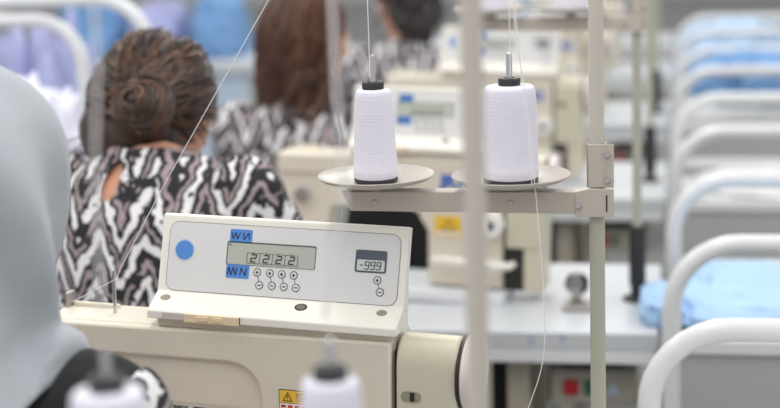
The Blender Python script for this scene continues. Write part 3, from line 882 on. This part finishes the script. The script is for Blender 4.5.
def make_person(loc, rotz, scale, hc, pitch, yaw, label, shirt_m, hair_style, sleeve=1.0, tilt=0.0):
    R = Euler((pitch, tilt, yaw), 'XYZ').to_matrix()
    mb = MB(); body_shapes(mb, hc, pitch, yaw)
    for s in (-1, 1): arm(mb, s)
    legs(mb)
    mb.tube([(0, .015, 1.05), (0, .03, 1.10), Vector(hc) + R @ Vector((0, -.012, -.05))], [.058, .050, .050], 16)
    head_shapes(mb, hc, R)
    p = fuse(mb, 'person', M_['skin'], 0.0065, 3)
    p.location = loc; p.rotation_euler = (0, 0, rotz); p.scale = (scale,) * 3
    for s in (-1, 1):
        e = MB(); c = Vector(hc) + R @ Vector((s * .030, .0845, .004)); e.k = 0; e.ell(c, (.012, .012, .012), 12, 8); e.k = 1; e.ell(c + R @ Vector((0, .009, 0)), (.005, .0045, .005), 10, 6)
        e.build('eye', [M_['eyewhite'], M_['ink']], p)
    # shirt
    mb = MB(); body_shapes(mb, hc, 0, 0, 0.013)
    for s in (-1, 1): arm(mb, s, 0.014, sleeve, False)
    mb.tube([(0, .015, 1.05), (0, .026, 1.108)], [.075, .064], 16)
    kx, kz = (-0.030, 1.066)
    def cut(c):
        d = Vector((c.x, c.y - .026))
        if c.z > 1.085 and d.length < .060: return True
        if c.z < .545: return True
        if hair_style == 'bun' and c.y < 0.01:
            w = 0.019 * max(0.12, min(1.0, (1.112 - c.z) / .05)) if c.z > 1.055 else 0.019 * max(0.0, (c.z - 1.033) / .022) ** .6
            if abs(c.x - kx - (c.z - kz) * 0.25) < w: return True
        return False
    fuse(mb, 'shirt', shirt_m, 0.0085, 4, p, cut, 0.003, lambda c: 0.006 * noise.noise(Vector((c.x * 9, c.y * 9, c.z * 16))))
    mb = MB(); legs(mb, 0.010, False); mb.loft([((0, -.03, .475), .165, .128), ((0, -.03, .56), .178, .135), ((0, -.028, .62), .166, .122)])
    fuse(mb, 'trousers', M_['navycloth'], 0.011, 3, p, lambda c: c.z < .115)
    for s in (-1, 1):
        mb = MB(); mb.tube([(s * .11, .315, .046), (s * .115, .44, .044), (s * .12, .555, .036)], [.043, .044, .033], 14); mb.ell((s * .12, .555, .036), (.033, .03, .033), 12, 8); mb.ell((s * .11, .315, .046), (.042, .03, .042), 12, 8)
        mb.build('shoe', M_['shoe'], p)
    hair(p, hair_style, Vector(hc), R)
    return tag(p, label, 'person', 'women at the sewing machines')
def hair(p, style, hc, R):
    rnd = random.Random(hash(style) % 1000 if False else len(style) * 13)
    P = lambda x, y, z: hc + R @ Vector((x, y, z))
    def cap(mb, g):
        mb.ell(P(0, -.012, .012), (.083 + g, .096 + g, .112 + g), 24, 16, R)
    def facecut(c):
        q = R.transposed() @ (c - hc)
        return (q.y > .055 and q.z < .062) or (q.z < -.055 - 0.35 * min(0, q.y) * 0 and q.y > -.03) or (abs(q.x) > .05 and q.y > -.02 and q.z < .005)
    if style == 'bun':
        mb = MB(); cap(mb, 0.008)
        mb.ell(P(-.012, -.04, .02), (.102, .088, .100), 20, 12, R)
        mb.ell(P(.046, -.112, -.022), (.050, .042, .048), 18, 12, R); mb.ell(P(-.014, -.05, -.045), (.096, .07, .074), 18, 12, R)
        h = fuse(mb, 'hair', M_['hairbrown'], 0.009, 5, p, facecut, 0, lambda c: 0.003 * noise.noise(c * 30) + 0.0015 * noise.noise(c * 80))
        # strands sweeping to the bun
        mb = MB(); bd = Vector((-.030, -.13, .005))
        for i in range(430):
            th = rnd.uniform(0, 2 * PI); el = rnd.uniform(-.75, 1.25)
            st = Vector((math.cos(th) * math.cos(el), math.sin(th) * math.cos(el), math.sin(el)))
            if st.y > 0.55 and st.z < .55: continue
            tgt = Vector((.40 + rnd.uniform(-.34, .34), -.95, -.18 + rnd.uniform(-.34, .34))).normalized()
            lift = rnd.uniform(-.002, .005); wv = rnd.uniform(0, 6.28); path = []
            for k in range(11):
                u = k / 10
                d = st.lerp(tgt, u)
                if d.length < .15: d = tgt.copy()
                d.normalize()
                d += Vector((0, 0, .06 * math.sin(wv * .25 + u * 6)))
                q = Vector((-.008, -.020, .014)) + Vector((d.x * (.103 + lift), d.y * (.108 + lift), d.z * (.120 + lift)))
                path.append(hc + R @ q)
            mb.k = 1 if rnd.random() < .20 else 0
            mb.tube(path, [.0008] + [.0015] * 9 + [.0008], 4)
        for i in range(12):     # loose ends
            s = Vector((-.085, -.03 - .04 * rnd.random(), -.05 - .05 * rnd.random())); path = []
            for k in range(7): path.append(hc + R @ (s + Vector((-.012 * k - .004 * k * rnd.random(), -.005 * k, -.006 * k + .006 * math.sin(k + i)))))
            mb.k = 0; mb.tube(path, .0010, 4)
        mb.build('hair_strands', [M_['hairbrown'], M_['hairlight']], p)
        mb = MB()
        for i in range(100):
            ro = rnd.uniform(.014, .046); ph = rnd.uniform(0, 6.28); sp = rnd.uniform(2.2, 5.0); path = []; lift = rnd.uniform(-.006, .010)
            for k in range(12):
                u = k / 11; a = ph + sp * u; r = ro * (1 + .22 * math.sin(ph * 3 + u * 5))
                q = Vector((.046 + r * math.cos(a), -.150 + .55 * (r - .014) + lift, -.022 + r * .95 * math.sin(a)))
                path.append(hc + R @ q)
            mb.k = 1 if rnd.random() < .3 else 0
            mb.tube(path, [.0010] + [.0024] * 10 + [.0010], 5)
        mb.k = 2; mb.ell(P(.046, -.150, -.022), (.011, .008, .011), 12, 8, R)  # near-black blob paints the shaded hollow at the bun's centre
        mb.build('hair_bun', [M_['hairbrown'], M_['hairlight'], M_['hairblack']], p)
    else:
        dark = M_['hairred'] if style == 'long' else M_['hairblack']
        mb = MB(); cap(mb, 0.012)
        low = 0.185 if style == 'long' else 0.12
        b = hc + Vector((0, -.075, -.03))
        mb.loft([(b + Vector((0, .012, -low)), .085, .026), (b + Vector((0, 0, -low * .7)), .112, .042), (b + Vector((0, .0, -low * .3)), .115, .060), (b + Vector((0, .02, .04)), .09, .07)])
        fuse(mb, 'hair', dark, 0.009, 5, p, facecut, 0, lambda c: 0.016 * noise.noise(Vector((c.x * 24, c.y * 24, c.z * 13))))
        mb = MB()
        for i in range(240 if style == 'long' else 70):
            a = rnd.uniform(PI * 0.98, PI * 2.02); wv = rnd.uniform(0, 6.28); fq = rnd.uniform(5, 9); path = []; lift = rnd.uniform(.0, .012)
            top = Vector((.02 * math.cos(a), -.02, .128))
            L = low * rnd.uniform(.6, 1.2)
            for k in range(14):
                u = k / 13
                if u < .4:
                    q = u / .4 * PI / 2
                    l = Vector((math.cos(a) * (.112 + lift) * math.sin(q), -.012 + math.sin(a) * (.114 + lift) * math.sin(q), .012 + (.125 + lift) * math.cos(q)))
                    w = hc + R @ l; base = w.copy()
                else:
                    uu = (u - .4) / .6
                    w = base + Vector((-base.x * .10 * uu + .028 * math.sin(wv + fq * uu) * (.4 + .6 * uu), -.012 * uu + .018 * math.cos(wv + fq * uu), -(L + .03) * uu))
                path.append(w)
            mb.k = 1 if rnd.random() < .46 else 0
            mb.tube(path, [.001] + [.0022] * 12 + [.001], 4)
        mb.build('hair_strands', [dark, M_['hairlight'] if style == 'long' else dark], p)

def stool(x, y, label, h=0.478):
    t = empty('stool', (x, y, 0))
    MB().lathe([(0, h - 0.04), (.15, h - 0.04), (.165, h - 0.03), (.165, h - 0.012), (.15, h), (0, h)], (0, 0, 0), 'z', 32).build('seat', M_['seat'], t)
    for i in range(4):
        a = PI / 4 + i * PI / 2
        MB().tube([(.11 * math.cos(a), .11 * math.sin(a), h - .041), (.17 * math.cos(a), .17 * math.sin(a), 0.0)], .011, 10).build('leg', M_['black'], t)
    return tag(t, label, 'stool', 'stools of the seated women')

make_person((-0.893, 2.60, 0), -0.06, 1.065, (-.012, .115, 1.140), -0.5, -0.22, 'seated woman seen from behind, brown bun and black white zigzag shirt', M_['chev'], 'bun')
stool(-0.893, 2.565, 'brown stool under the woman with the bun')
make_person((-0.935, 3.88, 0), -0.05, 0.985, (.025, .07, 1.245), -0.2, -0.75, 'seated woman with long chestnut hair and zigzag shirt in the next row', M_['chev2'], 'long')
stool(-0.93, 3.845, 'brown stool under the woman with long chestnut hair', 0.450)
make_person((-0.89, 5.2, 0), 0.1, 0.985, (.0, .075, 1.235), -0.3, 0.95, 'seated woman with near black hair in the third row back', M_['chev2'], 'dark')
stool(-0.90, 5.165, 'brown stool under the woman with near black hair', 0.450)

# the woman in the pale grey headscarf at left (nearest)
def make_scarf_woman():
    hc = (0.016, .06, 1.245); R = Euler((-0.25, 0, 0), 'XYZ').to_matrix(); s_ = 1.04
    mb = MB(); body_shapes(mb, hc, 0, 0)
    for s in (-1, 1): arm(mb, s)
    legs(mb)
    mb.tube([(0, .015, 1.05), (0, .03, 1.10), Vector(hc) + R @ Vector((0, -.012, -.05))], [.058, .050, .050], 16)
    head_shapes(mb, hc, R)
    p = fuse(mb, 'person', M_['skin'], 0.0065, 3)
    p.location = (-0.768, 1.545, 0); p.rotation_euler = (0, 0, -0.05); p.scale = (s_,) * 3
    for s in (-1, 1):
        e = MB(); c = Vector(hc) + R @ Vector((s * .030, .0845, .004)); e.k = 0; e.ell(c, (.012, .012, .012), 12, 8); e.k = 1; e.ell(c + R @ Vector((0, .009, 0)), (.005, .0045, .005), 10, 6)
        e.build('eye', [M_['eyewhite'], M_['ink']], p)
    # black dress top with zigzag lower sleeves
    mb = MB(); body_shapes(mb, hc, 0, 0, 0.013)
    for s in (-1, 1): arm(mb, s, 0.017, 0.0, False)
    mb.tube([(0, .015, 1.05), (0, .026, 1.10)], [.075, .062], 16)
    fuse(mb, 'dress_top', M_['blackcloth'], 0.0085, 4, p, lambda c: c.z < .545 or abs(c.x) > .2105 or (c.z > 1.083 and Vector((c.x, c.y - .026)).length < .056), 0.003)
    for s in (-1, 1):
        mb = MB(); sh, el = Vector((s * .163, .015, 1.02)), Vector((s * .220, .13, .82))
        mb.tube([sh, sh.lerp(el, .5), el], [.071, .066, .058], 24, cap=True); mb.ell(Vector((s * .163, .015, 1.027)), (.073, .074, .073), 24, 14)
        fuse(mb, 'zigzag_sleeve', M_['chev2'], 0.006, 3, p, lambda c: abs(c.x) < .206 and c.z > .985)
    mb = MB(); legs(mb, 0.010, False); mb.loft([((0, -.03, .475), .165, .128), ((0, -.03, .56), .178, .135), ((0, -.028, .62), .166, .122)])
    fuse(mb, 'trousers', M_['navycloth'], 0.011, 3, p, lambda c: c.z < .115)
    for s in (-1, 1):
        mb = MB(); mb.tube([(s * .11, .315, .046), (s * .115, .44, .044), (s * .12, .555, .036)], [.043, .044, .033], 14); mb.ell((s * .12, .555, .036), (.033, .03, .033), 12, 8); mb.ell((s * .11, .315, .046), (.042, .03, .042), 12, 8)
        mb.build('shoe', M_['shoe'], p)
    # scarf: hood over the head, tail bound at the neck, cape over the shoulders
    mb = MB(); H = Vector(hc)
    mb.ell(H + Vector((0, -.020, .005)), (.103, .122, .142), 28, 18, R)
    mb.loft([((.003, .0, 1.080), .102, .104), ((.005, .003, 1.095), .102, .103), ((.012, .02, 1.15), .096, .102), ((.016, .04, 1.22), .104, .115), ((.016, .045, 1.28), .097, .11)], 28)
    mb.loft([((0, -.015, .94), .195, .138), ((0, -.010, 1.00), .198, .134), ((0, .0, 1.05), .172, .118), ((.005, .008, 1.10), .115, .095)], 32)
    for s in (-1, 1): mb.tube([(0, .01, 1.048), (s * .13, .012, 1.042)], [.072, .071], 18)
    def fold(c):
        a = math.atan2(c.y, c.x)
        return 0.0135 * math.sin(a * 6 + c.z * 12 + 2 * noise.noise(c * 6)) * max(0.25, min(1, (1.36 - c.z) / .12)) + 0.006 * (1 - 2 * abs(noise.noise(Vector((c.x * 9, c.y * 9, c.z * 5)))))
    def cut(c):
        q = R.transposed() @ (c - H)
        if q.y > .050 and (q.x / .062) ** 2 + ((q.z + .01) / .088) ** 2 < 1: return True
        return c.z <   .936 + 1.07 * abs(c.x)
    fuse(mb, 'headscarf', M_['scarf'], 0.0075, 5, p, cut, 0.002, fold)
    return tag(p, 'woman in a pale grey headscarf and black sleeve, cut off at left', 'person', 'women at the sewing machines')
make_scarf_woman()
stool(-0.775, 1.51, 'brown stool under the woman in the grey headscarf')

# ------------------------------------------------------------------ small hardware on the second table
t = empty('bobbin_winder', (-0.205, 3.20, 0.7505))
MB().box((-0.030, -0.035, 0), (0.030, 0.035, 0.012)).build('base', M_['castmetal'], t, 0.002)
MB().lathe([(0, 0), (0.016, 0), (0.016, 0.004), (0.006, 0.005), (0.006, 0.022), (0.016, 0.023), (0.016, 0.027), (0, 0.027)], (-0.006, -0.03, 0.050), 'y', 24).build('bobbin', M_['steel'], t)
MB().box((-0.014, 0.0, 0.0122), (0.006, 0.012, 0.072)).build('upright', M_['castmetal'], t, 0.002)
MB().lathe([(0.006, 0.0), (0.024, 0.0), (0.024, 0.012), (0.006, 0.012)], (-0.004, 0.0125, 0.045), 'y', 24, closed=True).build('drive_wheel', M_['black'], t)
tag(t, 'small metal bobbin winder on the second table beside the light pole', 'bobbin winder')

# ------------------------------------------------------------------ threads in place
thread(sag((-0.384, 1.9935, 1.372), (-0.3825, 1.986, 1.760), 10, 0.0), 0.0006, 'white thread rising from the slim cone of the stand in focus')
th_top = (-0.205, 1.986, 1.760)
thread([(-0.2085, 1.9935, 1.372), (-0.2075, 1.99, 1.58), th_top], 0.0006, 'white thread rising from the pin of the fat cone')
thread(smooth_path([th_top, (-0.199, 1.955, 1.463), (-0.187, 1.953, 1.36), (-0.176, 1.950, 1.24), (-0.167, 1.95, 1.10), (-0.170, 1.95, 1.02), (-0.190, 1.95, 0.955), (-0.215, 1.955, 0.88)]), 0.0006, 'loose white thread hanging down past the fat cone and below the arm')
thread([(-0.3235, 1.994, 1.757), (-0.5068, 1.985, 1.4724), (-0.6616, 1.990, 1.2318), (-0.7290, 1.996, 1.1205), (-0.7345, 1.996, 1.108), (-0.795, 1.985, 1.078)], 0.00055, 'white thread crossing in front of the bun down to the steel post')
thread([(-0.1985, 1.955, 1.757), (-0.1977, 1.955, 1.469), (-0.190, 1.957, 1.36), (-0.184, 1.956, 1.33), (-0.1800, 1.952, 1.245)], 0.0005, 'second fine white thread beside the pin of the fat cone')
thread([(-0.2696, 1.179, 1.288), (-0.262, 1.176, 1.32), (-0.249, 1.175, 1.381), (-0.2525, 1.175, 1.476), (-0.2525, 1.172, 1.775)], 0.0019, 'thick blurred strand rising from the cone before the yellow label')
thread([(-0.4109, 1.079, 1.316), (-0.406, 1.078, 1.437), (-0.400, 1.078, 1.500), (-0.398, 1.076, 1.775)], 0.0014, 'thick blurred strand rising from the cone at the bottom left')

# ------------------------------------------------------------------ light
w = bpy.data.worlds.new('World'); bpy.context.scene.world = w; w.use_nodes = True
bg = w.node_tree.nodes['Background']
bg.inputs['Color'].default_value = (1.0, 0.995, 0.99, 1); bg.inputs['Strength'].default_value = 0.60
def lamp(name, loc, sx, sy, watts, col=(1, 0.985, 0.96)):
    d = bpy.data.lights.new(name, 'AREA'); d.shape = 'RECTANGLE'; d.size = sx; d.size_y = sy; d.energy = watts; d.color = col
    o = bpy.data.objects.new(name, d); C.objects.link(o); o.location = loc
    return o
for i, (x, e) in enumerate(((-2.6, 80), (-0.6, 80), (1.5, 80))):
    lamp('ceiling_lamp_strip', (x, 4.2, 3.1), 0.30, 9.5, e)

# ------------------------------------------------------------------ camera
cam = bpy.data.cameras.new('Camera'); co = bpy.data.objects.new('Camera', cam); C.objects.link(co)
X, Y_, Z_ = Vector((0.984, 0.173, -0.032)), Vector((-0.003, 0.200, 0.980)), Vector((0.176, -0.964, 0.198))
Z_.normalize(); X = (X - Z_ * X.dot(Z_)).normalized(); Y_ = Z_.cross(X)
m = Matrix((X, Y_, Z_)).transposed().to_4x4(); m.translation = (0, 0, 1.62)
co.matrix_world = m
cam.sensor_width = 36.0; cam.lens = 1633 / 780 * 36
cam.dof.use_dof = True; cam.dof.focus_distance = 2.08; cam.dof.aperture_fstop = 2.8
cam.clip_start = 0.05; cam.clip_end = 100
sc = bpy.context.scene
sc.camera = co
sc.view_settings.view_transform = 'Standard'; sc.view_settings.look = 'None'
sc.view_settings.gamma = 1; sc.view_settings.use_curve_mapping = False
sc.view_settings.exposure = 0.02
